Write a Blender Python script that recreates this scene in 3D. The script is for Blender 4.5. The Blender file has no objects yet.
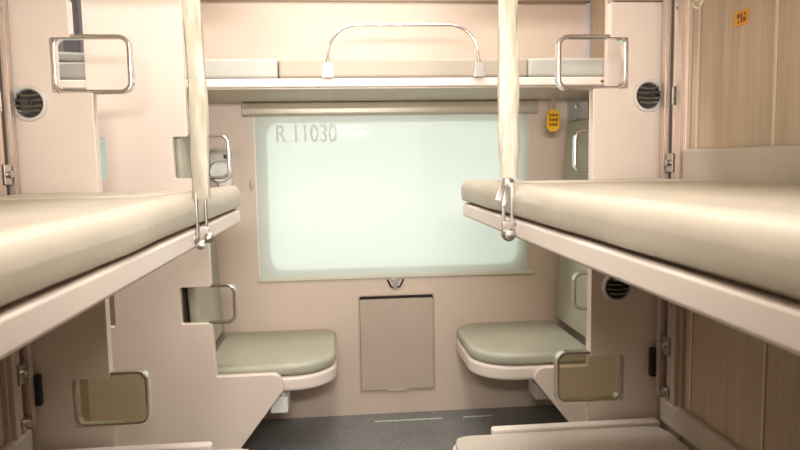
import bpy, bmesh, math, random
from mathutils import Vector, Matrix, noise
random.seed(7)
S = bpy.context.scene
COL = S.collection
PI = math.pi

# ------------------------------------------------------------------ materials
def nm(name):
    m = bpy.data.materials.new(name); m.use_nodes = True
    return m, m.node_tree.nodes, m.node_tree.links, m.node_tree.nodes['Principled BSDF']

def lin(c):
    return tuple(((v/255)/12.92 if v/255 <= .04045 else (((v/255)+.055)/1.055)**2.4) for v in c) + (1,)

def mat(name, rgb, rough=.5, metal=0.0, var=.0, vscale=4, bump=0.0, bscale=60, stretch=(1, 1, 1), spec=.5):
    m, N, L, B = nm(name)
    B.inputs['Base Color'].default_value = lin(rgb)
    B.inputs['Roughness'].default_value = rough
    B.inputs['Metallic'].default_value = metal
    B.inputs['Specular IOR Level'].default_value = spec
    tc = N.new('ShaderNodeTexCoord'); mp = N.new('ShaderNodeMapping')
    mp.inputs['Scale'].default_value = stretch
    L.new(tc.outputs['Object'], mp.inputs['Vector'])
    if var > 0:
        n = N.new('ShaderNodeTexNoise'); n.inputs['Scale'].default_value = vscale; n.inputs['Detail'].default_value = 5
        L.new(mp.outputs[0], n.inputs['Vector'])
        r = N.new('ShaderNodeValToRGB')
        a = lin(tuple(v*(1-var) for v in rgb)); b = lin(tuple(min(255, v*(1+var)) for v in rgb))
        r.color_ramp.elements[0].position = .35; r.color_ramp.elements[0].color = a
        r.color_ramp.elements[1].position = .65; r.color_ramp.elements[1].color = b
        L.new(n.outputs['Fac'], r.inputs['Fac']); L.new(r.outputs['Color'], B.inputs['Base Color'])
    if bump > 0:
        n2 = N.new('ShaderNodeTexNoise'); n2.inputs['Scale'].default_value = bscale; n2.inputs['Detail'].default_value = 3
        L.new(mp.outputs[0], n2.inputs['Vector'])
        bp = N.new('ShaderNodeBump'); bp.inputs['Strength'].default_value = bump; bp.inputs['Distance'].default_value = .01
        L.new(n2.outputs['Fac'], bp.inputs['Height']); L.new(bp.outputs[0], B.inputs['Normal'])
    return m

M = {}
M['pink'] = mat('pink_laminate', (227, 211, 197), .33, var=.012, vscale=3, bump=.02, bscale=8)
M['wallpink'] = mat('wall_laminate', (224, 204, 187), .4, var=.012, vscale=3, bump=.02, bscale=8)
M['board'] = mat('berth_board_pink', (230, 216, 204), .38, var=.01)
M['beige'] = mat('beige_rexine', (188, 177, 159), .42, var=.02, vscale=5, bump=.22, bscale=13)
M['strap'] = mat('strap_rexine', (156, 147, 128), .45, var=.03, vscale=12, bump=.55, bscale=24, stretch=(1, 1, .45))
M['grey'] = mat('grey_green_rexine', (176, 174, 155), .38, var=.03, vscale=6, bump=.12, bscale=14)
M['padgrey'] = mat('olive_grey_wall_rexine', (180, 168, 151), .45, var=.03, vscale=6, bump=.25, bscale=12)
M['mid'] = mat('upper_mattress_beige', (174, 162, 143), .5, var=.01)
M['pale'] = mat('upper_pad_pale', (186, 182, 172), .5, var=.01)
M['lower'] = mat('lower_berth_rexine', (196, 184, 170), .4, var=.02, vscale=4, bump=.1, bscale=12)
M['chrome'] = mat('chrome_steel', (222, 219, 212), .2, 1.0, bump=.02, bscale=40)
M['steel'] = mat('brushed_steel', (196, 190, 182), .3, 1.0, var=.06, vscale=8, stretch=(1, 1, .1))
M['alu'] = mat('anodised_channel', (206, 188, 174), .36, .55, var=.04, vscale=5, stretch=(1, 1, .2))
M['aludark'] = mat('channel_gap_dark', (84, 70, 62), .6)
M['black'] = mat('black_plastic', (24, 23, 22), .35)
M['louver'] = mat('dark_grey_louver', (150, 146, 138), .2, .8)
M['ring'] = mat('satin_lamp_ring', (226, 224, 218), .3, .3)
M['hatch'] = mat('table_laminate_mauve', (200, 182, 165), .42, var=.012)
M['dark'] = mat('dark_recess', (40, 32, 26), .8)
M['greybeige'] = mat('blind_box_beige', (190, 180, 160), .35, .1, var=.02)
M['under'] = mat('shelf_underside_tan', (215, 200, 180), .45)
M['bar'] = mat('blind_bar_white', (222, 220, 204), .4)
M['frame'] = mat('window_frame_white', (240, 240, 232), .35)
M['curtain'] = mat('blue_grey_curtain', (186, 180, 186), .8)
M['nextpad'] = mat('next_bay_pad', (170, 164, 156), .5)
def acrylic():
    m = bpy.data.materials.new('tinted_olive_acrylic'); m.use_nodes = True
    N, L = m.node_tree.nodes, m.node_tree.links; N.clear()
    o = N.new('ShaderNodeOutputMaterial'); t = N.new('ShaderNodeBsdfTransparent'); d = N.new('ShaderNodeBsdfPrincipled')
    t.inputs['Color'].default_value = (.88, .85, .74, 1); d.inputs['Base Color'].default_value = lin((176, 166, 136)); d.inputs['Roughness'].default_value = .3
    x = N.new('ShaderNodeMixShader'); x.inputs[0].default_value = .30
    L.new(t.outputs[0], x.inputs[1]); L.new(d.outputs[0], x.inputs[2]); L.new(x.outputs[0], o.inputs[0]); return m
M['acrylic'] = acrylic()
M['joint'] = mat('pale_wood_joint', (204, 186, 158), .45)
M['seal'] = mat('pale_green_seal', (196, 208, 190), .3)
M['white'] = mat('white_plastic', (246, 246, 244), .35)
M['offgrey'] = mat('pale_grey_metal', (188, 182, 176), .35, .4)
M['yellow'] = mat('yellow_tag', (238, 182, 16), .5, var=.05, vscale=30)
M['orange'] = mat('orange_label', (214, 146, 40), .5, var=.05, vscale=30)
M['brownink'] = mat('brown_ink', (120, 72, 14), .6)
M['glowgreen'] = mat('pale_luminous_sticker', (226, 232, 200), .5)

M['strip'] = mat('pale_floor_reflection', (206, 226, 208), .4)  # pale colour standing in for light reflected on the floor
M['trim'] = mat('taupe_trim', (160, 142, 126), .45)
M['bluetrim'] = mat('cool_pale_trim', (204, 204, 214), .4)
M['rear'] = mat('rear_wall_cream', (214, 200, 184), .5, var=.01)
M['ceil'] = mat('ceiling_cream', (232, 226, 214), .5, var=.008)
M['bolt'] = mat('brass_bolt', (150, 112, 60), .4, .6)

def wood():
    m, N, L, B = nm('oak_laminate_vertical_grain')
    B.inputs['Roughness'].default_value = .42
    tc = N.new('ShaderNodeTexCoord'); mp = N.new('ShaderNodeMapping'); mp.inputs['Scale'].default_value = (9, 9, .35)
    n = N.new('ShaderNodeTexNoise'); n.inputs['Scale'].default_value = 3.2; n.inputs['Detail'].default_value = 9; n.inputs['Roughness'].default_value = .68
    n.inputs['Distortion'].default_value = .5
    r = N.new('ShaderNodeValToRGB'); e = r.color_ramp.elements
    e[0].position = .28; e[0].color = lin((164, 142, 117)); e[1].position = .74; e[1].color = lin((193, 173, 147))
    x = e.new(.5); x.color = lin((180, 158, 132))
    L.new(tc.outputs['Object'], mp.inputs[0]); L.new(mp.outputs[0], n.inputs['Vector']); L.new(n.outputs['Fac'], r.inputs[0])
    L.new(r.outputs[0], B.inputs['Base Color'])
    return m
M['wood'] = wood()

def floor_mat():
    m, N, L, B = nm('dark_speckled_vinyl')
    B.inputs['Roughness'].default_value = .3
    tc = N.new('ShaderNodeTexCoord'); v = N.new('ShaderNodeTexVoronoi'); v.inputs['Scale'].default_value = 110
    n = N.new('ShaderNodeTexNoise'); n.inputs['Scale'].default_value = 5
    L.new(tc.outputs['Object'], v.inputs['Vector']); L.new(tc.outputs['Object'], n.inputs['Vector'])
    r = N.new('ShaderNodeValToRGB'); e = r.color_ramp.elements
    e[0].position = .15; e[0].color = lin((160, 160, 158)); e[1].position = .5; e[1].color = lin((118, 118, 118))
    L.new(v.outputs['Distance'], r.inputs[0])
    mx = N.new('ShaderNodeMix'); mx.data_type = 'RGBA'; mx.inputs['Factor'].default_value = .25
    r2 = N.new('ShaderNodeValToRGB'); r2.color_ramp.elements[0].color = lin((98, 100, 102)); r2.color_ramp.elements[1].color = lin((150, 150, 146))
    L.new(n.outputs['Fac'], r2.inputs[0]); L.new(r.outputs[0], mx.inputs['A']); L.new(r2.outputs[0], mx.inputs['B'])
    L.new(mx.outputs['Result'], B.inputs['Base Color'])
    return m
M['floor'] = floor_mat()

def blind_mat():
    m = bpy.data.materials.new('translucent_white_blind'); m.use_nodes = True
    N, L = m.node_tree.nodes, m.node_tree.links; N.clear()
    o = N.new('ShaderNodeOutputMaterial'); d = N.new('ShaderNodeBsdfDiffuse'); t = N.new('ShaderNodeBsdfTranslucent'); tr = N.new('ShaderNodeBsdfTransparent')
    tc = N.new('ShaderNodeTexCoord'); n = N.new('ShaderNodeTexNoise'); n.inputs['Scale'].default_value = 3
    r = N.new('ShaderNodeValToRGB'); r.color_ramp.elements[0].color = (.90, .92, .88, 1); r.color_ramp.elements[1].color = (.93, .94, .91, 1)
    L.new(tc.outputs['Object'], n.inputs['Vector']); L.new(n.outputs['Fac'], r.inputs[0])
    L.new(r.outputs[0], t.inputs['Color']); L.new(r.outputs[0], d.inputs['Color'])
    tr.inputs['Color'].default_value = (.96, 1, .97, 1)
    a = N.new('ShaderNodeMixShader'); a.inputs[0].default_value = .22
    b = N.new('ShaderNodeMixShader'); b.inputs[0].default_value = BLIND_CLEAR
    L.new(d.outputs[0], a.inputs[1]); L.new(t.outputs[0], a.inputs[2]); L.new(a.outputs[0], b.inputs[1]); L.new(tr.outputs[0], b.inputs[2])
    L.new(b.outputs[0], o.inputs[0]); return m
BLIND_CLEAR = .40
M['blind'] = blind_mat()

def glass_mat():
    m = bpy.data.materials.new('window_glass'); m.use_nodes = True
    N, L = m.node_tree.nodes, m.node_tree.links; N.clear()
    o = N.new('ShaderNodeOutputMaterial'); t = N.new('ShaderNodeBsdfTransparent'); g = N.new('ShaderNodeBsdfGlossy')
    t.inputs['Color'].default_value = (.95, .985, .965, 1); g.inputs['Roughness'].default_value = .03
    f = N.new('ShaderNodeFresnel'); f.inputs['IOR'].default_value = 1.45
    ma = N.new('ShaderNodeMath'); ma.operation = 'MULTIPLY'; ma.inputs[1].default_value = .35; L.new(f.outputs[0], ma.inputs[0])
    x = N.new('ShaderNodeMixShader'); L.new(ma.outputs[0], x.inputs[0]); L.new(t.outputs[0], x.inputs[1]); L.new(g.outputs[0], x.inputs[2])
    L.new(x.outputs[0], o.inputs[0]); return m
M['glass'] = glass_mat()
def ink_mat():
    m = bpy.data.materials.new('faint_window_ink'); m.use_nodes = True
    N, L = m.node_tree.nodes, m.node_tree.links; N.clear()
    o = N.new('ShaderNodeOutputMaterial'); t = N.new('ShaderNodeBsdfTransparent'); d = N.new('ShaderNodeBsdfDiffuse'); d.inputs[0].default_value = (.25, .28, .28, 1)
    x = N.new('ShaderNodeMixShader'); x.inputs[0].default_value = .52
    L.new(t.outputs[0], x.inputs[1]); L.new(d.outputs[0], x.inputs[2]); L.new(x.outputs[0], o.inputs[0]); return m
M['ink'] = ink_mat()

def emis(name, col, s):
    m = bpy.data.materials.new(name); m.use_nodes = True
    N, L = m.node_tree.nodes, m.node_tree.links; N.clear()
    o = N.new('ShaderNodeOutputMaterial'); e = N.new('ShaderNodeEmission'); e.inputs[0].default_value = col; e.inputs[1].default_value = s
    L.new(e.outputs[0], o.inputs[0]); return m
M['lamp'] = emis('lamp_diffuser', (1, .95, .88, 1), 3.0)

# ------------------------------------------------------------------ helpers
def link(name, bm, m, parent=None, smooth=False, mods=None):
    me = bpy.data.meshes.new(name); bmesh.ops.recalc_face_normals(bm, faces=bm.faces[:]); bm.to_mesh(me); bm.free()
    if smooth:
        me.polygons.foreach_set('use_smooth', [True]*len(me.polygons))
        me.set_sharp_from_angle(angle=math.radians(40))
    ms = m if isinstance(m, (list, tuple)) else [m]
    for k in ms: me.materials.append(M[k])
    o = bpy.data.objects.new(name, me); COL.objects.link(o)
    if smooth:
        wn = o.modifiers.new('weighted_normals', 'WEIGHTED_NORMAL'); wn.weight = 100; wn.keep_sharp = True
    if parent:
        o.parent = parent; o.matrix_parent_inverse = Matrix.Translation(-parent.location)
    return o

def thing(name, label, cat, loc, group=None):
    o = bpy.data.objects.new(name, None); COL.objects.link(o); o.location = loc; o.empty_display_size = .05
    return tag(o, label, cat, group)

def tag(o, label, cat, group=None):
    o['label'] = label; o['category'] = cat
    if group: o['group'] = group
    return o

def struct(name, bm, m, smooth=False):
    o = link(name, bm, m, None, smooth); o['kind'] = 'structure'; return o

def box(bm, x0, x1, y0, y1, z0, z1, r=0, seg=2, mi=0):
    t = bmesh.new(); bmesh.ops.create_cube(t, size=1)
    for v in t.verts:
        v.co = Vector(((x0+x1)/2+v.co.x*(x1-x0), (y0+y1)/2+v.co.y*(y1-y0), (z0+z1)/2+v.co.z*(z1-z0)))
    if r: bmesh.ops.bevel(t, geom=t.edges[:], offset=r, segments=seg, affect='EDGES', profile=.5)
    for f in t.faces: f.material_index = mi
    merge(bm, t); return bm

def merge(bm, t):
    me = bpy.data.meshes.new('tmp'); t.to_mesh(me); t.free(); bm.from_mesh(me); bpy.data.meshes.remove(me)

def B1(x0, x1, y0, y1, z0, z1, r=0, seg=2): return box(bmesh.new(), x0, x1, y0, y1, z0, z1, r, seg)

def rpoly(pts, rad, n=6):
    """polygon with rounded corners; rad one number or one per corner"""
    if not isinstance(rad, (list, tuple)): rad = [rad]*len(pts)
    out = []; k = len(pts)
    for i, (p, r) in enumerate(zip(pts, rad)):
        p = Vector(p); a = Vector(pts[i-1]); b = Vector(pts[(i+1) % k])
        if r <= 0: out.append(tuple(p)); continue
        u = (a-p).normalized(); v = (b-p).normalized(); ang = u.angle(v); d = r/math.tan(ang/2)
        p0 = p+u*d; p1 = p+v*d; c = p+(u+v).normalized()*(r/math.sin(ang/2))
        a0 = math.atan2(p0.y-c.y, p0.x-c.x); a1 = math.atan2(p1.y-c.y, p1.x-c.x); da = (a1-a0+PI) % (2*PI)-PI
        for j in range(n+1):
            t = a0+da*j/n; out.append((c.x+r*math.cos(t), c.y+r*math.sin(t)))
    return out

def ax3(axis, a, b, c):
    return {'Y': (a, c, b), 'Z': (a, b, c), 'X': (c, a, b)}[axis]

def prism(bm, poly, axis, c0, c1, bev=0, seg=2, mi=0):
    t = bmesh.new()
    vs = [t.verts.new(ax3(axis, p[0], p[1], c0)) for p in poly]
    f = t.faces.new(vs)
    r = bmesh.ops.extrude_face_region(t, geom=[f])
    for v in [g for g in r['geom'] if isinstance(g, bmesh.types.BMVert)]:
        v.co += Vector(ax3(axis, 0, 0, c1-c0))
    bmesh.ops.recalc_face_normals(t, faces=t.faces[:])
    if bev:
        big = sorted(t.faces, key=lambda q: -len(q.verts))[:2]
        es = list({e for q in big for e in q.edges})
        bmesh.ops.bevel(t, geom=es, offset=bev, segments=seg, affect='EDGES', profile=.5, clamp_overlap=True)
    for q in t.faces: q.material_index = mi
    merge(bm, t); return bm

def sweep(bm, path, prof, closed=False, up=None, mi=0):
    """sweep a closed 2D profile (u,v) along path; up = constant second axis"""
    t = bmesh.new(); P = [Vector(p) for p in path]; n = len(P); rings = []
    prev = None
    for i, p in enumerate(P):
        if closed: d = (P[(i+1) % n]-P[i-1])
        else: d = P[min(i+1, n-1)]-P[max(i-1, 0)]
        d.normalize()
        w = Vector(up) if up else (prev if prev else (Vector((0, 0, 1)) if abs(d.z) < .9 else Vector((1, 0, 0))))
        w = (w-d*w.dot(d)).normalized(); prev = w; u = d.cross(w)
        rings.append([t.verts.new(p+u*a+w*b) for a, b in prof])
    m = len(prof)
    for i in range(n if closed else n-1):
        A, B = rings[i], rings[(i+1) % n]
        for j in range(m): t.faces.new((A[j], A[(j+1) % m], B[(j+1) % m], B[j]))
    if not closed:
        t.faces.new(rings[0]); t.faces.new(rings[-1][::-1])
    bmesh.ops.recalc_face_normals(t, faces=t.faces[:])
    for q in t.faces: q.material_index = mi
    merge(bm, t); return bm

def circ(r, n=12, ry=None): return [(r*math.cos(2*PI*i/n), (ry or r)*math.sin(2*PI*i/n)) for i in range(n)]
def tube(bm, path, r, closed=False, n=12, mi=0): return sweep(bm, path, circ(r, n), closed, None, mi)

def lathe(bm, prof, loc, axis='Y', n=32, mi=0):
    """prof: (radius, along) revolved round axis through loc"""
    t = bmesh.new(); rings = []
    for r, a in prof:
        ring = []
        for i in range(n):
            th = 2*PI*i/n; c, s = max(r, 1e-5)*math.cos(th), max(r, 1e-5)*math.sin(th)
            q = {'Y': (c, a, s), 'X': (a, c, s), 'Z': (c, s, a)}[axis]
            ring.append(t.verts.new(Vector(loc)+Vector(q)))
        rings.append(ring)
    for A, B in zip(rings, rings[1:]):
        for j in range(n): t.faces.new((A[j], A[(j+1) % n], B[(j+1) % n], B[j]))
    t.faces.new(rings[0]); t.faces.new(rings[-1][::-1])
    bmesh.ops.recalc_face_normals(t, faces=t.faces[:])
    for q in t.faces: q.material_index = mi
    merge(bm, t); return bm

def cushion(bm, x0, x1, y0, y1, z0, z1, r=.03, nx=16, ny=30, nz=3, crown=.0, wob=.002, rp=None, seed=0, fn=None, zb=None):
    """soft upholstered slab: dense rounded box with rounded plan corners, crown and faint wrinkles"""
    def ticks(a, b, n):
        rr = min(r, (b-a)/2*.999)
        e = [a+rr*(1-math.cos(PI/2*i/6)) for i in range(6)]
        return e+[a+rr+(b-a-2*rr)*i/n for i in range(n+1)]+[b-rr*(1-math.cos(PI/2*i/6)) for i in range(5, -1, -1)]
    X, Y, Z = ticks(x0, x1, nx), ticks(y0, y1, ny), ticks(z0, z1, nz)
    t = bmesh.new(); V = {}
    def g(i, j, k):
        if (i, j, k) not in V:
            p = Vector((X[i], Y[j], Z[k])); V[(i, j, k)] = t.verts.new(p)
        return V[(i, j, k)]
    I, J, K = len(X)-1, len(Y)-1, len(Z)-1
    for i in range(I):
        for j in range(J):
            for k in (0, K): t.faces.new((g(i, j, k), g(i+1, j, k), g(i+1, j+1, k), g(i, j+1, k)))
    for i in range(I):
        for k in range(K):
            for j in (0, J): t.faces.new((g(i, j, k), g(i+1, j, k), g(i+1, j, k+1), g(i, j, k+1)))
    for j in range(J):
        for k in range(K):
            for i in (0, I): t.faces.new((g(i, j, k), g(i, j+1, k), g(i, j+1, k+1), g(i, j, k+1)))
    R = rp or r
    zr = min(r, (z1-z0)/2)
    for v in t.verts:
        p = v.co.copy()
        # plan rounding
        qx = min(max(p.x, x0+R), x1-R); qy = min(max(p.y, y0+R), y1-R)
        d = Vector((p.x-qx, p.y-qy)); L = max(abs(d.x), abs(d.y))
        if d.length > 1e-9:
            d = d.normalized()*L; p.x, p.y = qx+d.x, qy+d.y
        # edge rounding
        e = R-L if d.length > 1e-9 else R
        e = max(0, min(e, zr)); 
        s = (zr-e)/zr if zr else 0
        inset = 0
        dz = min(p.z-z0, z1-p.z)
        if dz < zr:
            w = (zr-dz)/zr
            m = max(s, w); q = math.hypot(s, w)
            if q > 1e-9 and s > 0:
                k = m/q
                ns, nw = s*k, w*k
                if d.length > 1e-9:
                    sh = (ns-s)*zr; dn = d.normalized(); p.x += dn.x*sh; p.y += dn.y*sh
                p.z = (z0+zr*(1-nw)) if p.z-z0 < z1-p.z else (z1-zr*(1-nw))
                if zb is not None and p.z < (z0+z1)/2 and d.length > 1e-9:
                    f = 1-zb/zr
                    dn = d.normalized(); sh = ns-s
                    p.x -= dn.x*sh*zr*f; p.y -= dn.y*sh*zr*f
        if p.z > (z0+z1)/2:
            fx = (p.x-x0)/(x1-x0); fy = (p.y-y0)/(y1-y0)
            p.z += crown*(1-(2*fx-1)**4)*(1-(2*fy-1)**6)*((p.z-z0)/(z1-z0))
        if wob:
            nz_ = noise.noise(Vector((p.x*4+seed, p.y*3, p.z*5)))*wob+noise.noise(Vector((p.x*13+seed, p.y*9, p.z*16)))*wob*.35
            if p.z > z0+.004: p.z += nz_
            p.x += noise.noise(Vector((p.y*6, p.z*14+seed, 3)))*wob*.8 if abs(p.x-x0) < .02 or abs(p.x-x1) < .02 else 0
        if fn: p = fn(p)
        v.co = p
    merge(bm, t); return bm

def area(name, loc, size, energy, rot=(0, 0, 0), col=(1, .965, .92), parent=None):
    l = bpy.data.lights.new(name, 'AREA'); l.shape = 'RECTANGLE'; l.size, l.size_y = size; l.energy = energy; l.color = col
    o = bpy.data.objects.new(name, l); COL.objects.link(o); o.location = loc; o.rotation_euler = rot
    if parent:
        o.parent = parent; o.matrix_parent_inverse = Matrix.Translation(-parent.location)
    return o

# ------------------------------------------------------------------ layout (metres)
W = 3.035          # inner face of the far outer wall
YR = -.12          # inner face of the near outer wall
AY = 1.93          # aisle end of the main bay
BY = 2.45          # aisle face of the side berth end panels
CL, CR = -.719, 1.19   # side bay partition centres
XL, XR = -.915, .989   # wood faces of the main bay partitions
SX0, SX1 = -2.75, 2.75
HC = 2.35

# ------------------------------------------------------------------ shell
struct('floor', B1(SX0, SX1, YR-.06, W+.06, -.05, 0), 'floor')
struct('ceiling', B1(SX0, SX1, YR-.06, W+.06, HC, HC+.05), 'ceil')
struct('wall_end_left', B1(SX0-.05, SX0, YR-.06, W+.06, 0, HC), 'rear')
struct('wall_end_right', B1(SX1, SX1+.05, YR-.06, W+.06, 0, HC), 'rear')

def wall_with_windows(name, y0, y1, wins, m):
    bm = bmesh.new(); x = SX0
    for a, b, c, d in wins:
        box(bm, x, a, y0, y1, 0, HC); box(bm, a, b, y0, y1, 0, c); box(bm, a, b, y0, y1, d, HC); x = b
    box(bm, x, SX1, y0, y1, 0, HC)
    return struct(name, bm, m)
WZ0, WZ1 = .675, 1.405
WX0, WX1 = -.385, .865
far_w = [(-2.32, -.90, WZ0, WZ1), (WX0, WX1, WZ0, WZ1)]
wall_with_windows('wall_far', W, W+.06, far_w, 'wallpink')
wall_with_windows('wall_near', YR-.06, YR, [], 'rear')

def ring(bm, outer, inner, y0, y1):
    t = bmesh.new(); n = len(outer)
    a = [t.verts.new((p[0], y0, p[1])) for p in outer]; b = [t.verts.new((p[0], y0, p[1])) for p in inner]
    c = [t.verts.new((p[0], y1, p[1])) for p in outer]; d = [t.verts.new((p[0], y1, p[1])) for p in inner]
    for i in range(n):
        j = (i+1) % n
        t.faces.new((a[i], a[j], b[j], b[i])); t.faces.new((c[i], d[i], d[j], c[j]))
        t.faces.new((b[i], b[j], d[j], d[i])); t.faces.new((a[i], c[i], c[j], a[j]))
    merge(bm, t); return bm

def rrect(x0, x1, z0, z1, r, n=8): return rpoly([(x0, z0), (x1, z0), (x1, z1), (x0, z1)], r, n)

def window(idx, x0, x1, z0, z1, y, sgn):
    w = bpy.data.objects.new('window_%d' % idx, None); COL.objects.link(w); w.location = ((x0+x1)/2, y, z0); w['kind'] = 'structure'
    a, b = sorted((y, y+sgn*.055))
    bm = ring(bmesh.new(), rrect(x0, x1, z0, z1, .001), rrect(x0+.040, x1-.010, z0+.014, z1-.012, .075), a, b)
    a2, b2 = sorted((y+sgn*.012, y+sgn*.05))
    link('window_frame', bm, 'frame', w, True)
    bm = ring(bmesh.new(), rrect(x0+.040, x1-.010, z0+.014, z1-.012, .075), rrect(x0+.052, x1-.022, z0+.026, z1-.024, .065), a2, b2)
    link('rubber_seal', bm, 'seal', w, True)
    bm = bmesh.new(); g0, g1 = sorted((y+sgn*.034, y+sgn*.040))
    prism(bm, rrect(x0+.050, x1-.020, z0+.024, z1-.022, .064), 'Y', g0, g1)
    link('window_pane', bm, 'glass', w)
    return w
w1 = window(1, WX0, WX1, WZ0, WZ1, W, 1)
window(2, -2.32, -.90, WZ0, WZ1, W, 1)

# painted number on the outside of window 1
def text_mesh(name, s, size, loc, m, parent, depth=.0008, sx=1.0):
    cu = bpy.data.curves.new(name, 'FONT'); cu.body = s; cu.size = size; cu.extrude = depth
    tmp = bpy.data.objects.new('t', cu); COL.objects.link(tmp)
    bpy.context.view_layer.update()
    me = bpy.data.meshes.new_from_object(tmp.evaluated_get(bpy.context.evaluated_depsgraph_get()))
    COL.objects.unlink(tmp); bpy.data.objects.remove(tmp)
    for v in me.vertices:
        v.co = Vector((loc[0]+v.co.x*sx, loc[1]+v.co.z, loc[2]+v.co.y))
    me.name = name; me.materials.append(M[m]); o = bpy.data.objects.new(name, me); COL.objects.link(o)
    if parent:
        o.parent = parent; o.matrix_parent_inverse = Matrix.Translation(-parent.location)
    return o

# far wall taupe trim high up
o = link('trim_1', B1(SX0, SX1, W-.02, W, 1.915, 1.95), 'trim'); o['kind'] = 'structure'

# main bay partitions: wood faced, with the bulkhead core
struct('wall_left', B1(XL-.06, XL, YR, AY, 0, HC), 'wood')
struct('wall_right', B1(XR, XR+.06, YR, AY, 0, HC), 'wood')
# side berth partitions above the seats
bm = bmesh.new(); box(bm, CR-.022, CR+.022, BY+.04, W, 1.3455, HC); o = struct('wall_side_right', bm, 'wood')
bm = bmesh.new(); box(bm, CL-.022, CL+.022, BY+.04, W, 1.3455, HC); o = struct('wall_side_left', bm, 'wood')
o = link('trim_2', B1(CR-.038, CR-.0225, W-.02, W, 1.505, 1.91), 'bluetrim'); o['kind'] = 'structure'
struct('wall_side_right_lower', B1(CR-.11, CR+.11, BY+.04, W, 0, 1.345), 'pink')
struct('wall_side_left_lower', B1(CL-.095, CL+.095, BY+.04, W, 0, 1.345), 'pink')

# ------------------------------------------------------------------ end panels with grab handles
HP = rpoly([(-.006, -.015), (.006, -.015), (.006, .015), (-.006, .015)], .004, 2)
def hoop(x0, x1, z0, z1, y, r=.03, parent=None, name='grab_handle', label=None):
    pts = rpoly([(x0, z0), (x1, z0), (x1, z1), (x0, z1)], r, 8)
    bm = sweep(bmesh.new(), [(p[0], y, p[1]) for p in pts], HP, True, (0, 1, 0))
    o = link(name, bm, 'chrome', parent, True)
    if label: o['label'] = label
    return o

def panel_poly(c, s, lo, up, notch, hup, rows, ztop, foot=None):
    """outline of half a panel on side s (+1/-1) measured outwards from centre c, bottom to top"""
    P = []; R = []
    def a(d, z, r=0): P.append((c+s*d, z)); R.append(r)
    if foot:
        for d, z, r in foot: a(d, z, r)
    else: a(lo, 0)
    (l0, l1), (u0, u1) = rows
    a(lo, l0, .004); a(notch, l0, .008); a(notch, l1, .008); a(lo, l1, .004)
    a(lo, u0, .006); a(notch, u0, .008); a(notch, u1, .008); a(up, u1, .004)
    a(up, ztop)
    return P, R

def end_panel(name, label, c, dirs, lo, up, notch, rows, y0, y1, ztop, foot=None, far_side=None):
    """dirs: which sides (+1/-1) carry notches and handles"""
    Pr, Rr = panel_poly(c, +1, lo, up, notch, 0, rows, ztop, foot)
    Pl, Rl = panel_poly(c, -1, lo, up, notch, 0, rows, ztop, foot)
    poly = rpoly(Pr+Pl[::-1], Rr+Rl[::-1], 5)
    t = thing(name, label, 'partition', (c, (y0+y1)/2, 0))
    link('panel', prism(bmesh.new(), poly, 'Y', y0, y1, .003, 2), 'pink', t, True)
    return t

AROWS = ((.436, .580), (1.402, 1.552))
BROWS = ((.608, .746), (1.148, 1.298))
ym = AY+.0175
def a_panel(c, s, label, wallx):
    # panel from bulkhead out into the bay, and mirrored into the next bay
    lo, up, notch = .717, .77, .83
    P = []; R = []
    cx = .033 if s < 0 else .042
    def q(d, z, r=0): P.append((cx+s*d, z)); R.append(r)
    (l0, l1), (u0, u1) = AROWS
    q(lo, 0); q(lo, l0, .004); q(.826, l0, .008); q(.826, l1, .008); q(lo, l1, .004); q(lo, u0, .006); q(.826, u0, .008); q(.826, u1, .008)
    q(up, u1, .004); q(up, 1.655, .004); q(1.13, 1.655); q(1.13, 0)
    t = thing('bay_end_panel', label, 'partition', (cx+s*.93, ym, 0))
    link('panel', prism(bmesh.new(), rpoly(P, R, 5), 'Y', AY, AY+.035, .003, 2), 'pink', t, True)
    link('top_lip', B1(*sorted((cx+s*.775, cx+s*1.13)), AY-.012, AY+.045, 1.656, 1.70, .004), 'trim', t, True)
    for (z0, z1) in ((l0, l1), (u0, u1)):
        x = sorted((cx+s*(.826-.0065), cx+s*.615))
        hoop(x[0], x[1], z0+.002, z1+.004 if z0 > 1 else z1+.012, ym, .028, t)
        if z0 < 1: link('step_plate', prism(bmesh.new(), rrect(x[0]+.007, x[1]-.007, z0+.009, z1+.005, .022), 'Y', ym-.003, ym+.003), 'acrylic', t)['label'] = 'tinted olive see-through plate'
    return t
a_panel(0, -1, 'pink laminate end panel left of the left middle berth, dark round reading light on it', XL)
a_panel(0, +1, 'pink laminate end panel on the right, beside the wood grained wall', XR)

def b_panel(c, label, footside, footpts, hs, lohalf):
    P = []; R = []
    lo, up, n = .23, .171, .118
    (l0, l1), (u0, u1) = BROWS
    def side(s):
        P = []; R = []
        def q(d, z, r=0): P.append((c+s*d, z)); R.append(r)
        if s == footside:
            for d, z, r in footpts: q(d, z, r)
        else: q(lo, .0)
        q(lo, l0, .004); q(n, l0, .008); q(n, l1, .008); q(lo, l1, .004); q(lo, u0, .006); q(n, u0, .008); q(n, u1, .008); q(up, u1, .004); q(up, 2.0)
        return P, R
    Pr, Rr = side(1); Pl, Rl = side(-1)
    poly = rpoly(Pr+Pl[::-1], Rr+Rl[::-1], 6)
    t = thing('side_berth_end_panel', label, 'partition', (c, BY+.0175, 0))
    link('panel', prism(bmesh.new(), poly, 'Y', BY, BY+.035, .003, 2), 'pink', t, True)
    for s in (-1, 1):
        for (z0, z1) in BROWS:
            xi_, xo_ = c+s*(lo-.012 if z0 < 1 else up), c+s*hs
            pts = rpoly([(xi_, z0+.001), (xo_, z0+.001), (xo_, z1+.003), (xi_, z1+.003)], [0, .028, .028, 0], 8)
            bm = sweep(bmesh.new(), [(p[0], BY+.0175, p[1]) for p in pts], HP, False, (0, 1, 0))
            link('grab_handle', bm, 'chrome', t, True)
    return t
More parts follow.
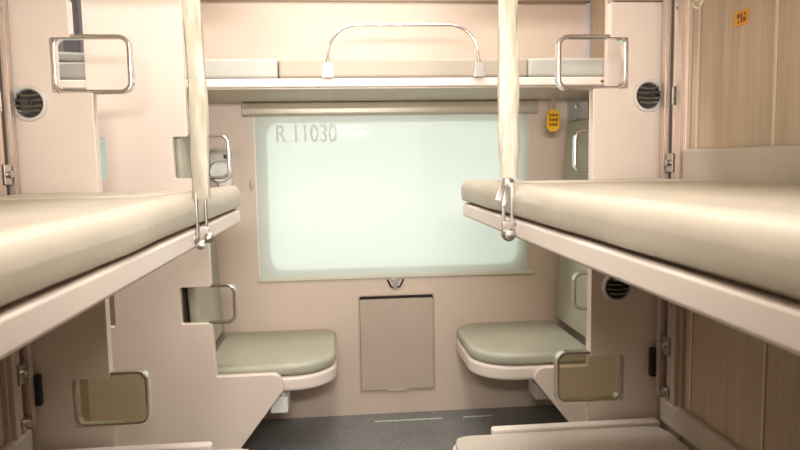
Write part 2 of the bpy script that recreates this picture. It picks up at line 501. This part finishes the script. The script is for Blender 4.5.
b_panel(CL, 'pink laminate panel across the aisle on the left, behind the left strap', 1,
        [(.235, .0, 0), (.30, .10, .01), (.487, .345, .022), (.47, .402, .035), (.236, .402, .004)], .313, 0)
b_panel(CR, 'pink laminate panel across the aisle on the right, mostly behind the bay end panel', -1,
        [(.235, .0, 0), (.27, .10, .01), (.455, .335, .022), (.435, .380, .035), (.236, .380, .004)], .290, 0)

# ------------------------------------------------------------------ reading lights
def reading_light(x, z, label, r=.047):
    t = thing('reading_light', label, 'light', (x, AY, z), 'round reading lights on the end panels')
    link('bezel', lathe(bmesh.new(), [(r+.002, -.0005), (r+.002, -.006), (r, -.010), (r-.006, -.011), (r-.009, -.006), (r-.0095, -.001)], (x, AY, z), n=40), 'ring', t, True)
    link('housing', lathe(bmesh.new(), [(r-.0095, -.0015), (r-.0095, -.003), (r-.014, -.0035), (.002, -.0035)], (x, AY, z), n=32), 'black', t, True)
    for k, dz in enumerate((-.022, -.009, .006, .020)):
        w = math.sqrt(max(.0001, (r-.011)**2-dz*dz))
        bm = bmesh.new()
        pts = [(x-w, AY-.0075, z+dz+.004), (x-w*.4, AY-.010, z+dz+.001), (x, AY-.0105, z+dz), (x+w*.4, AY-.010, z+dz+.001), (x+w, AY-.0075, z+dz+.004)]
        sweep(bm, pts, rpoly([(-.0035, -.0016), (.0035, -.0016), (.0035, .0016), (-.0035, .0016)], .001, 2), False, (0, .75, .66))
        link('louver', bm, 'louver', t, True)
    link('toggle', B1(x+.006, x+.013, AY-.016, AY-.004, z-.006, z+.010, .002), 'black', t, True)
    return t
reading_light(-.854, 1.372, 'round louvred reading light on the left end panel')
reading_light(.929, 1.379, 'upper round louvred reading light on the right end panel, above the middle berth')
reading_light(.841, .799, 'round dark reading light under the right middle berth')
reading_light(-.775, .85, 'round dark reading light under the left middle berth')

# ------------------------------------------------------------------ aluminium channels at the aisle end of each wall
def channel(s, label):
    X = XL if s < 0 else XR
    def bx(d0, d1, y0, y1, z0, z1, r=.001):
        return B1(*sorted((X-s*d0, X-s*d1)), y0, y1, z0, z1, r)
    t = thing('wall_channel', label, 'metal channel', (X-s*.01, 1.86, 0))
    link('rail', bx(.0005, .012, 1.79, 1.925, 0, 1.69), 'alu', t, True)
    bm = bx(.012, .026, 1.80, 1.825, .46, 1.69)
    box(bm, *sorted((X-s*.012, X-s*.030)), 1.885, 1.91, .46, 1.69, .002)
    link('flange', bm, 'alu', t, True)
    link('groove', bx(.0121, .014, 1.873, 1.884, .47, 1.68, 0), 'aludark', t)
    for z0, z1 in ((1.150, 1.205), (.60, .655), (.475, .50)):
        bm = bx(.0125, .028, 1.835, 1.872, z0, z1, .003)
        lathe(bm, [(.010, 0), (.010, -s*.012), (.006, -s*.014)], (X-s*.026, 1.853, (z0+z1)/2), 'X', 16)
        link('berth_bracket', bm, 'steel', t, True)
    link('grip_patch', bx(.0122, .016, 1.830, 1.870, 1.345, 1.40, .002), 'louver', t, True)
    link('rubber_stopper', bx(.0125, .045, 1.905, 1.927, .515, .605, .004), 'black', t, True)
    for z in (1.62, .75, .69):
        link('screw_head', lathe(bmesh.new(), [(.005, 0), (.005, -s*.002), (.003, -s*.003)], (X-s*.0122, 1.857, z), 'X', 14), 'steel', t, True)
    return t
channel(-1, 'metal channel at the far end of the left wood wall')
channel(+1, 'metal channel between the right wood wall and the end panel')

# ------------------------------------------------------------------ wall cushions
def wall_pad(s, z0, z1, label, y1=1.785):
    X = XL if s < 0 else XR
    x0, x1 = sorted((X-s*.0005, X-s*.028))
    bm = cushion(bmesh.new(), x0, x1, YR+.03, y1, z0, z1, .010, 2, 30, 6, 0, .0012, seed=z0)
    t = link('wall_cushion', bm, 'padgrey', None, True); return tag(t, label, 'cushion', 'rexine cushions along the bay walls')
wall_pad(1, 1.095, 1.215, 'long grey rexine cushion on the right wall behind the middle berth')
wall_pad(-1, 1.095, 1.215, 'long grey rexine cushion on the left wall behind the middle berth')
wall_pad(1, .385, .462, 'dark taupe rexine cushion on the right wall above the lower berth', 1.885)
wall_pad(-1, .385, .462, 'dark taupe rexine cushion on the left wall above the lower berth', 1.885)

# ------------------------------------------------------------------ berths of the main bay
def berth(name, s, xi, zb, zt, zm, y1, label, cushmat='beige', crown=.006, seamy=1.45, rim=.0):
    X = XL if s < 0 else XR
    xw = X-s*.030
    x0, x1 = sorted((xi, xw))
    y0 = YR+.05
    t = thing(name, label, 'berth', ((x0+x1)/2, (y0+y1)/2, zb))
    # board: rolled inner edge, rounded corner at the aisle end
    ri = .03
    pts = [(xw, y0), (xi, y0), (xi, y1), (xw, y1)]
    poly = rpoly(pts, [0, .02, ri, 0], 8)
    link('board', prism(bmesh.new(), poly, 'Z', zb, zt, .007, 3), 'board', t, True)
    c0, c1 = sorted((xi-s*.004, xw))
    bm = cushion(bmesh.new(), c0, c1, y0+.004, y1+.003, zt+.001, zm, .026, 24, 70, 3, crown, .0022, rp=.032, seed=s*3.1+zb, zb=.007,
                 fn=lambda p: Vector((p.x, p.y, p.z+rim*math.exp(-(abs(p.x-xi)/.085)**2)*max(0, (p.z-zt)/(zm-zt)))))
    mt = link('mattress', bm, cushmat, t, True)
    if seamy:
        def top(x):
            f = (x-c0)/(c1-c0); fy = (seamy-y0)/(y1-y0)
            return zm+crown*(1-(2*f-1)**4)*(1-(2*fy-1)**6)
        path = []
        for i in range(25):
            x = xi+s*(.04)+(xw-s*.02-(xi+s*.04))*i/24; path.append((x, seamy+.006*math.sin(i*.5), top(x)+.0015+rim*math.exp(-(abs(x-xi)/.085)**2)))
        link('piping', tube(bmesh.new(), path, .0035, False, 8), 'beige', mt, True)
    return t
bl = berth('middle_berth', -1, -.287, 1.029, 1.068, 1.124, 1.918, 'left middle berth, beige mattress on a pale pink board, hung by a strap', seamy=1.47, crown=.002, rim=.013)
br = berth('middle_berth', 1, .354, 1.032, 1.071, 1.131, 1.918, 'right middle berth, beige mattress on a pale pink board, hung by a strap', seamy=1.62, crown=.003, rim=.010)

def lower_berth(s, xi, label):
    X = XL if s < 0 else XR
    xw = X-s*.030
    y0 = YR+.05; y1 = 1.90
    t = thing('lower_berth', label, 'berth', ((xi+xw)/2, .9, 0))
    poly = rpoly([(xw, y0), (xi, y0), (xi, y1-.03), (xw, y1-.03)], [0, .02, .05, 0], 8)
    link('board', prism(bmesh.new(), poly, 'Z', .325, .362, .010, 3), 'board', t, True)
    # raised end rim that starts a step in from the corner
    link('end_rim', prism(bmesh.new(), rpoly([(xi+s*.13, y1-.028), (xw, y1-.028), (xw, y1+.005), (xi+s*.13, y1+.005)], [.012, 0, 0, .012], 6), 'Z', .30, .388, .008, 3), 'board', t, True)
    c0, c1 = sorted((xi+s*.006, xw))
    link('mattress', cushion(bmesh.new(), c0, c1, y0+.004, y1-.036, .3625, .380, .009, 16, 40, 2, .002, .001, rp=.045, seed=5+s), 'lower', t, True)
    link('base_box', B1(*sorted((xi+s*.12, xw)), y0, y1-.12, .0, .324, .004), 'board', t, True)
    return t
lower_berth(-1, -.262, 'left lower berth, only its pale end rim and corner in view')
lower_berth(1, .305, 'right lower berth with a pale taupe top and raised end rim')

def upper_berth(s, xi, label):
    X = XL if s < 0 else XR
    xw = X-s*.001
    t = thing('upper_berth', label, 'berth', ((xi+xw)/2, .9, 1.70))
    poly = rpoly([(xw, YR+.05), (xi, YR+.05), (xi, 1.90), (xw, 1.90)], [0, .02, .045, 0], 8)
    link('board', prism(bmesh.new(), poly, 'Z', 1.702, 1.742, .010, 3), 'board', t, True)
    c0, c1 = sorted((xi+s*.006, xw-s*.002))
    link('mattress', cushion(bmesh.new(), c0, c1, YR+.055, 1.894, 1.7425, 1.81, .030, 10, 20, 3, .004, 0, rp=.045), 'beige', t, True)
    return t
upper_berth(-1, -.287, 'left upper berth above the frame, holding up the left strap')
upper_berth(1, .357, 'right upper berth above the frame, holding up the right strap')

# ------------------------------------------------------------------ straps
def sleeve(x, y, z0, z1, w, d, seed, tw=0):
    n = 46; bm = bmesh.new(); rings = []; m = 20
    for i in range(n+1):
        f = i/n; z = z1+(z0-z1)*f
        k = noise.noise(Vector((seed, z*9, 0)))
        pinch = 1+.10*k+.05*math.sin(f*9+seed)
        th = tw*math.sin(f*3+seed)
        ring_ = []
        for j in range(m):
            a = 2*PI*j/m
            ca, sa = math.cos(a), math.sin(a)
            u = math.copysign(abs(ca)**.75, ca)*w/2*pinch; v = math.copysign(abs(sa)**.75, sa)*d/2
            cr = noise.noise(Vector((j*.7+seed, z*14+math.sin(a)*1.2, seed)))*.0032
            u += ca*cr; v += sa*cr
            dx = .0015*math.sin(f*7+seed)*(1-f)*f*4
            ring_.append(bm.verts.new((x+u*math.cos(th)-v*math.sin(th)+dx, y+u*math.sin(th)+v*math.cos(th), z)))
        rings.append(ring_)
    for A, B in zip(rings, rings[1:]):
        for j in range(m): bm.faces.new((A[j], A[(j+1) % m], B[(j+1) % m], B[j]))
    bm.faces.new(rings[0]); bm.faces.new(rings[-1][::-1])
    return bm

# left strap
SLX, SLY = -.276, 1.315
t = thing('berth_strap', 'cream rexine strap sleeve with two steel rods holding the left middle berth', 'strap', (SLX, SLY, 1.04))
link('sleeve', sleeve(SLX+.004, SLY, 1.128, 1.7015, .036, .016, 2.3, .12), 'strap', t, True)
link('rod', tube(bmesh.new(), [(SLX-.006, SLY-.004, 1.14), (SLX-.006, SLY-.004, 1.05)], .0036), 'steel', t, True)
link('rod', tube(bmesh.new(), [(SLX+.010, SLY+.004, 1.14), (SLX+.010, SLY+.004, 1.052)], .0032), 'steel', t, True)
for dx, dz, r in ((-.013, 1.047, .0095), (.015, 1.050, .0105)):
    link('knob', lathe(bmesh.new(), [(.001, -r), (r*.7, -r*.7), (r, 0), (r*.7, r*.7), (.001, r)], (SLX+dx, SLY-.006, dz), 'Y', 18), 'steel', t, True)
bm = lathe(bmesh.new(), [(.001, -.012), (.008, -.011), (.008, .008), (.001, .009)], (SLX+.001, SLY-.004, 1.036), 'Y', 18)
link('pivot_bolt', bm, 'steel', t, True)
link('rod_plate', B1(SLX-.010, SLX+.014, SLY-.002, SLY+.004, 1.040, 1.072, .002), 'steel', t, True)
# right strap
SRX, SRY = .3365, 1.32
t = thing('berth_strap', 'cream rexine strap sleeve with a folded steel latch holding the right middle berth', 'strap', (SRX, SRY, 1.04))
link('sleeve', sleeve(SRX+.006, SRY, 1.156, 1.7015, .041, .015, 7.7, .15), 'strap', t, True)
bm = bmesh.new()
box(bm, SRX-.010, SRX-.003, SRY-.010, SRY-.004, 1.055, 1.146, .0015); box(bm, SRX+.008, SRX+.015, SRY-.010, SRY-.004, 1.055, 1.146, .0015)
link('link_plate', bm, 'steel', t, True)
bm = lathe(bmesh.new(), [(.001, -.019), (.009, -.018), (.0115, -.012), (.0115, .004), (.001, .005)], (SRX+.003, SRY, 1.147), 'Y', 20)
link('latch_pin', bm, 'chrome', t, True)
bm = bmesh.new()
sweep(bm, [(SRX-.004, SRY-.012, 1.150), (SRX-.012, SRY-.018, 1.135), (SRX-.021, SRY-.020, 1.112)], rpoly([(-.006, -.002), (.006, -.002), (.006, .002), (-.006, .002)], .001, 2), False, (0, 1, 0))
sweep(bm, [(SRX+.001, SRY-.012, 1.143), (SRX-.006, SRY-.021, 1.120), (SRX-.010, SRY-.022, 1.100)], rpoly([(-.004, -.002), (.004, -.002), (.004, .002), (-.004, .002)], .001, 2), False, (0, 1, 0))
link('latch_lever', bm, 'steel', t, True)
bm = lathe(bmesh.new(), [(.001, -.020), (.010, -.019), (.0135, -.012), (.0135, .002), (.001, .003)], (SRX+.004, SRY, 1.040), 'Y', 22)
box(bm, SRX-.010, SRX+.018, SRY-.011, SRY-.003, 1.038, 1.068, .003)
link('pivot_bolt', bm, 'steel', t, True)
link('stop_button', lathe(bmesh.new(), [(.005, -.012), (.005, .0), (.003, .001)], (SRX+.0215, SRY-.004, 1.062), 'Y', 14), 'black', t, True)

# ------------------------------------------------------------------ side upper berth (shelf across the window)
def side_shelf(xa, xb, label, detail=True):
    t = thing('side_upper_berth', label, 'berth', ((xa+xb)/2, 2.75, 1.474))
    y0 = BY+.037
    bm = prism(bmesh.new(), rpoly([(y0, 1.476), (y0+.004, 1.509), (W-.001, 1.509), (W-.001, 1.476)], [.006, .006, 0, 0], 4), 'X', xa, xb)
    link('board', bm, 'board', t, True)
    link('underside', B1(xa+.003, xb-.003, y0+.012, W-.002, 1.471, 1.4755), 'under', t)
    return t
sh = side_shelf(CL+.024, CR-.024, 'pink side upper berth across the top of the window')
y0 = BY+.042
def pad(x0, x1, m, name, seed, z1=1.582):
    return link(name, cushion(bmesh.new(), x0, x1, y0, W-.012, 1.5095, z1, .012, 10, 14, 3, .001, .001, seed=seed), m, sh, True)
pad(CL+.027, -.220, 'pale', 'end_pad', 1)['label'] = 'pale grey end pad'
pad(-.218, .722, 'mid', 'mattress', 2)
pad(.724, CR-.040, 'pale', 'end_pad', 3)['label'] = 'pale grey end pad'
# safety rail
YRl = y0-.012
pts = [(-.037, 1.54)]+rpoly([(-.037, 1.54), (-.030, 1.700), (.520, 1.700), (.530, 1.54)], [0, .11, .11, 0], 14)[1:-1]+[(.530, 1.54)]
rl = link('safety_rail', tube(bmesh.new(), [(p[0], YRl, p[1]) for p in pts], .0055, False, 12), 'chrome', sh, True)
for x in (-.037, .530):
    bm = prism(bmesh.new(), rpoly([(x-.022, 1.509), (x+.022, 1.509), (x+.015, 1.564), (x-.015, 1.564)], [0, 0, .008, .008], 4), 'Y', YRl-.011, YRl+.010, .003)
    f = link('rail_foot', bm, 'white' if x < 0 else 'offgrey', rl, True)  # left foot painted white for the glare on it
    f['label'] = 'rail foot with its glare painted white' if x < 0 else 'grey rail foot'
    link('rail_clip', lathe(bmesh.new(), [(.0085, -.004), (.0085, .010), (.006, .012)], (x, YRl, 1.561), 'Z', 16), 'chrome', rl, True)
link('bolt_head', lathe(bmesh.new(), [(.006, .002), (.006, -.003), (.004, -.004)], (1.013, BY+.037, 1.491), 'Y', 14), 'bolt', sh, True)
# neighbouring bay's side upper berth, seen through the left end panel's notch
sn = side_shelf(-2.5, CL-.024, 'side upper berth of the next bay, seen through the left panel cutout')
bm = bmesh.new(); nn = 60
top_ = []
for k, (zz) in enumerate((1.62, 2.1)):
    top_.append([bm.verts.new((-1.60+.70*i/nn, W-.11+.022*math.sin(i*.9)+.006*math.sin(i*2.3), zz)) for i in range(nn+1)])
for i in range(nn): bm.faces.new((top_[0][i], top_[0][i+1], top_[1][i+1], top_[1][i]))
bmesh.ops.solidify(bm, geom=bm.faces[:], thickness=.002)
cu_ = thing('berth_curtain', 'blue-grey curtain of the next bay seen through the left panel cutout', 'curtain', (-1.25, W-.11, 2.1))
link('cloth', bm, 'curtain', cu_, True)
link('curtain_rod', tube(bmesh.new(), [(-2.5, W-.11, 2.105), (CL-.03, W-.11, 2.105)], .007), 'chrome', cu_, True)
link('mattress', cushion(bmesh.new(), -2.49, CL-.027, y0, W-.012, 1.5095, 1.573, .012, 10, 14, 3, .001, .001, seed=4), 'nextpad', sn, True)
link('folded_blanket', cushion(bmesh.new(), -1.35, CL-.03, y0+.01, W-.05, 1.5745, 1.612, .012, 10, 8, 2, .003, .006, seed=9), 'nextpad', sn, True)

# ------------------------------------------------------------------ blinds
def blind(xa, xb, label, det=True):
    t = thing('roller_blind', label, 'blind', ((xa+xb)/2, W-.02, .665))
    bm = prism(bmesh.new(), rpoly([(W-.058, 1.410), (W-.0005, 1.410), (W-.0005, 1.4695), (W-.040, 1.4695), (W-.060, 1.44)], [.012, 0, 0, .012, .012], 5), 'X', xa-.05, xb+.038, .003)
    link('head_box', bm, 'greybeige', t, True)
    t2 = bmesh.new(); box(t2, xa, xb, W-.0125, W-.0118, .676, 1.4099)
    link('fabric', t2, 'blind', t)
    link('bottom_bar', B1(xa-.012, xb+.032, W-.018, W-.004, .657, .677, .004, 3), 'bar', t, True)
    return t
rb = blind(-.378, .876, 'white translucent roller blind drawn down over the window')
text_mesh('window_number', 'R 11030', .112, (-.290, W-.0105, 1.293), 'ink', rb, depth=.0003, sx=.74)['label'] = 'faint grey number on the window'
blind(-2.32, -.94, 'white roller blind of the next bay, a sliver seen beside the left panel')

# blind clips on the wall
for x, z in ((-.402, 1.108),):
    bm = B1(x-.008, x+.006, W-.014, W-.0005, z-.026, z+.026, .003); box(bm, x-.003, x+.010, W-.020, W-.012, z-.012, z+.014, .002)
    tag(link('blind_clip', bm, 'offgrey', None, True), 'small grey metal clip on the wall just left of the blind', 'clip')

# hook under blind bar
bm = bmesh.new()
tube(bm, [(.206, W-.012, .650), (.222, W-.014, .616), (.232, W-.014, .611)], .0042, False, 10)
tube(bm, [(.281, W-.012, .650), (.265, W-.014, .616), (.252, W-.014, .611)], .0042, False, 10)
hk = thing('blind_catch', 'small steel catch with two dark arms under the blind', 'catch', (.243, W-.01, .61))
link('arm', bm, 'black', hk, True)
bm = B1(.232, .254, W-.012, W-.0005, .600, .655, .003); box(bm, .224, .262, W-.010, W-.0005, .640, .656, .003)
link('mount', bm, 'offgrey', hk, True)

# ------------------------------------------------------------------ folded table on the wall
ft = thing('folding_table', 'mauve folding table stowed flat on the wall under the window', 'table', (.247, W-.01, .115))
link('frame', ring(bmesh.new(), rrect(.066, .427, .112, .577, .012), rrect(.073, .420, .118, .572, .010), W-.010, W-.0005), 'hatch', ft, True)
link('recess', B1(.069, .424, W-.006, W-.0008, .114, .575), 'dark', ft)
bm = prism(bmesh.new(), rrect(.0745, .4185, .121, .5575, .008), 'Y', W-.016, W-.004, .002)
lf = link('leaf', bm, 'hatch', ft, True)
for x in (.155, .322):
    link('cup_recess', sweep(bmesh.new(), [(x+.026*math.cos(a), W-.0162, .502+.020*math.sin(a)) for a in [PI*.0+PI*i/16 for i in range(17)]], circ(.0014, 8)), 'hatch', lf, True)
link('pull_tab', B1(.195, .285, W-.021, W-.010, .113, .123, .003), 'hatch', ft, True)

# ------------------------------------------------------------------ side seats
def side_seat(s, xin, xpart, label):
    """s=-1: seat on the left running to xpart"""
    t = thing('side_bench', label, 'bench', ((xin+xpart)/2, 2.75, 0))
    ya, yb = BY+.042, W-.0005
    k = .13
    if s < 0: base = [(xpart, ya), (xin, ya), (xin, yb), (xpart, yb)]
    else: base = [(xin, yb), (xin, ya), (xpart, ya), (xpart, yb)]
    rr = [0, .17, .07, 0] if s < 0 else [.12, .17, 0, 0]
    link('board', prism(bmesh.new(), rpoly(base, rr, 12), 'Z', .318, .377, .014, 4), 'board', t, True)
    ins = .002
    if s < 0: b2 = [(xpart, ya), (xin-ins, ya), (xin-ins, yb), (xpart, yb)]
    else: b2 = [(xin+ins, yb), (xin+ins, ya), (xpart, ya), (xpart, yb)]
    link('cushion', prism(bmesh.new(), rpoly(b2, rr, 12), 'Z', .379, .427, .019, 6), 'grey', t, True)
    xs = -.262 if s < 0 else .80
    bm = B1(xs-.035, xs+.035, ya+.03, ya+.14, .222, .29, .008); box(bm, xs-.02, xs+.02, ya+.05, ya+.12, .285, .319)
    link('support_bracket', bm, 'white' if s < 0 else 'offgrey', t, True)
    return t
side_seat(-1, -.036, CL+.175, 'left grey-green side seat below the window, rounded front corner')
side_seat(1, .512, CR-.19, 'right grey-green side seat below the window, rounded front corner')

def seatback(s, xp, label):
    """upholstered back leaning on the partition; xp = partition face"""
    bm = bmesh.new()
    def lean(p):
        d = (p.z-.44)*.05
        return Vector((p.x+(-s)*(-1)*0+(d if s > 0 else -d), p.y, p.z))
    x0, x1 = (1.000, 1.0335) if s > 0 else (-.577, -.542)
    cushion(bm, x0, x1, BY+.06, W-.045, .445, 1.365, .012, 2, 16, 20, 0, .0015, rp=.013, fn=lean, seed=s)
    return tag(link('seat_backrest', bm, 'grey', None, True), label, 'backrest')
seatback(1, 1.0, 'tall grey-green backrest panel above the right side seat')
seatback(-1, -.54, 'tall grey-green backrest panel above the left side seat')

# reflections on the floor, painted as thin pale strips
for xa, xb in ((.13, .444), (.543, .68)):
    tag(link('floor_reflection', B1(xa, xb, W-.101, W-.091, .0003, .0016), 'strip', None),
        'longer pale painted reflection on the dark floor below the folded table' if xa < .2 else 'shorter pale painted reflection on the dark floor near the right side seat', 'strip')

# ------------------------------------------------------------------ small fittings
bt = thing('corner_bracket', 'silver bracket plate with screws high on the wall right of the window', 'bracket', (1.11, W, 1.354))
link('plate', prism(bmesh.new(), rpoly([(1.062, 1.375), (1.085, 1.352), (1.16, 1.352), (1.16, 1.466), (1.062, 1.466)], .008, 4), 'Y', W-.012, W-.0005, .002), 'offgrey', bt, True)
for z in (1.385, 1.44):
    link('screw', lathe(bmesh.new(), [(.010, -.012), (.010, -.016), (.006, -.018)], (1.112, W, z), 'Y', 16), 'steel', bt, True)

bt = thing('wall_socket', 'bright white wall fitting with a dark dot, behind the left handle', 'wall fitting', (-.53, W, 1.10))
link('plate', prism(bmesh.new(), rrect(-.582, -.486, 1.165, 1.262, .014, 4), 'Y', W-.014, W-.0005, .003), 'offgrey', bt, True)
link('cup', lathe(bmesh.new(), [(.044, -.014), (.050, -.022), (.050, -.045), (.042, -.058), (.001, -.062)], (-.532, W, 1.165), 'Y', 30), 'white', bt, True)
link('cup', lathe(bmesh.new(), [(.030, -.0005), (.034, -.010), (.034, -.030), (.028, -.040), (.001, -.042)], (-.516, W, 1.118), 'Y', 26), 'white', bt, True)
link('socket_hole', lathe(bmesh.new(), [(.010, -.0141), (.010, -.018), (.007, -.019)], (-.512, W, 1.232), 'Y', 18), 'black', bt, True)

# yellow tag hung from the shelf
yt = thing('hanging_tag', 'yellow oval tag hung under the shelf right of the window', 'tag', (.905, 2.75, 1.31))
yy = 2.75
link('tag_plate', prism(bmesh.new(), rpoly([(.878, 1.335), (.893, 1.312), (.922, 1.312), (.936, 1.335), (.936, 1.385), (.922, 1.405), (.893, 1.405), (.878, 1.385)], .012, 4), 'Y', yy-.006, yy+.006, .003), 'yellow', yt, True)
bm = bmesh.new()
for r_, z in enumerate((1.382, 1.362, 1.342)):
    for x0, x1 in ((.889, .897), (.901, .911), (.915, .924)): box(bm, x0, x1, yy-.0072, yy-.0058, z-.0055, z+.0055)
link('printing', bm, 'brownink', yt)
link('cord', B1(.903, .917, yy-.002, yy+.002, 1.404, 1.4705, .0015), 'trim', yt, True)

# orange label on the right wall
def wl(y, z): return (XR-.0012, y, z)
lb = thing('orange_label', 'small orange label with dark marks high on the right wood wall', 'label', wl(1.565, 1.53))
link('label_sheet', prism(bmesh.new(), [(1.538, 1.512), (1.595, 1.512), (1.595, 1.549), (1.538, 1.549)], 'X', XR-.0014, XR-.0002), 'orange', lb)
bm = bmesh.new()
for a, b, c, d in ((1.546, 1.556, 1.519, 1.530), (1.560, 1.567, 1.519, 1.541), (1.571, 1.582, 1.531, 1.541), (1.573, 1.578, 1.518, 1.526), (1.546, 1.553, 1.534, 1.541)):
    box(bm, XR-.0022, XR-.0013, a, b, c, d)
link('printing', bm, 'brownink', lb)
# luminous ring sticker
cy, cz = 1.765, 1.642
rs = thing('berth_number_sticker', 'round pale outlined sticker at the top of the right wood wall', 'sticker', wl(cy, cz))
link('outline', sweep(bmesh.new(), [(XR-.0012, cy+.032*math.cos(a), cz+.042*math.sin(a)) for a in [2*PI*i/40 for i in range(40)]], rpoly([(-.003, -.0008), (.003, -.0008), (.003, .0008), (-.003, .0008)], .0003, 1), True, (1, 0, 0)), 'glowgreen', rs)
bm = bmesh.new()
for a, b in ((cy+.014, cy+.008), (cy-.003, cy-.009)): box(bm, XR-.002, XR-.0003, b, a, cz-.022, cz+.024)
box(bm, XR-.002, XR-.0003, cy-.009, cy+.014, cz-.004, cz+.004)
link('digit', bm, 'glowgreen', rs)
# screws on the wood
for k, (y, z) in enumerate(((1.77, 1.2165+.008), (1.565, 1.33))):
    pass

# cover joints of the wood panelling on each wall
for s, X in ((1, XR), (-1, XL)):
    for y in (1.755, 1.43):
        x0, x1 = sorted((X-s*.0003, X-s*.003))
        o = link('trim_3', B1(x0, x1, y-.005, y+.005, .47, 1.70, .001), 'joint'); o['kind'] = 'structure'

# ------------------------------------------------------------------ ceiling lights
def clight(x, y, sx, sy, e, label):
    t = thing('ceiling_light', label, 'light', (x, y, HC), 'ceiling lights above the frame')
    link('housing', B1(x-sx/2-.02, x+sx/2+.02, y-sy/2-.02, y+sy/2+.02, HC-.035, HC-.001, .006), 'bar', t, True)
    link('diffuser', B1(x-sx/2, x+sx/2, y-sy/2, y+sy/2, HC-.042, HC-.0355, .003), 'lamp', t, True)
    area('ceiling_light_source', (x, y, HC-.045), (sx, sy), e, (0, 0, 0), parent=t)
clight(.035, .95, .30, 1.2, 17, 'long ceiling light over the middle of the bay')
clight(.1, 2.18, 1.2, .14, 12, 'ceiling light over the aisle before the window')
clight(-1.75, 2.18, 1.2, .14, 17, 'ceiling light over the aisle of the next bay, left')
clight(1.95, 2.18, 1.2, .14, 14, 'ceiling light over the aisle of the next bay, right')
# wall light above the near window, behind the camera
t = thing('wall_light', 'strip light on the outer wall behind the camera', 'light', (.035, YR, 1.50))
link('housing', B1(-.26, .33, YR+.0005, YR+.03, 1.42, 1.58, .006), 'bar', t, True)
link('diffuser', B1(-.24, .31, YR+.0305, YR+.040, 1.44, 1.56, .003), 'lamp', t, True)
area('wall_light_source', (.035, YR+.045, 1.50), (.55, .12), 11, (PI/2, 0, 0), parent=t).data.spread = math.radians(85)

# ------------------------------------------------------------------ world
w = bpy.data.worlds.new('daylight'); S.world = w; w.use_nodes = True
bg = w.node_tree.nodes['Background']; bg.inputs['Color'].default_value = (.99, 1.0, .985, 1); bg.inputs['Strength'].default_value = 1.6

# ------------------------------------------------------------------ camera
R = [(0.99575597, 0.02560917, 0.08839812), (-0.09039787, 0.09190954, 0.99165562), (-0.01727085, 0.995438, -0.09383449)]
cd = bpy.data.cameras.new('camera'); cam = bpy.data.objects.new('camera', cd); COL.objects.link(cam)
m3 = Matrix(((R[0][0], R[0][1], -R[0][2]), (R[1][0], R[1][1], -R[1][2]), (R[2][0], R[2][1], -R[2][2])))
cam.matrix_world = Matrix.Translation((0, 0, 1.19)) @ m3.to_4x4()
cd.sensor_width = 36; cd.lens = 656/800*36; cd.clip_start = .02
cd.dof.use_dof = True; cd.dof.focus_distance = 2.3; cd.dof.aperture_fstop = 9
S.camera = cam
S.view_settings.view_transform = 'Standard'; S.view_settings.look = 'None'; S.view_settings.gamma = 1; S.view_settings.exposure = 0.09
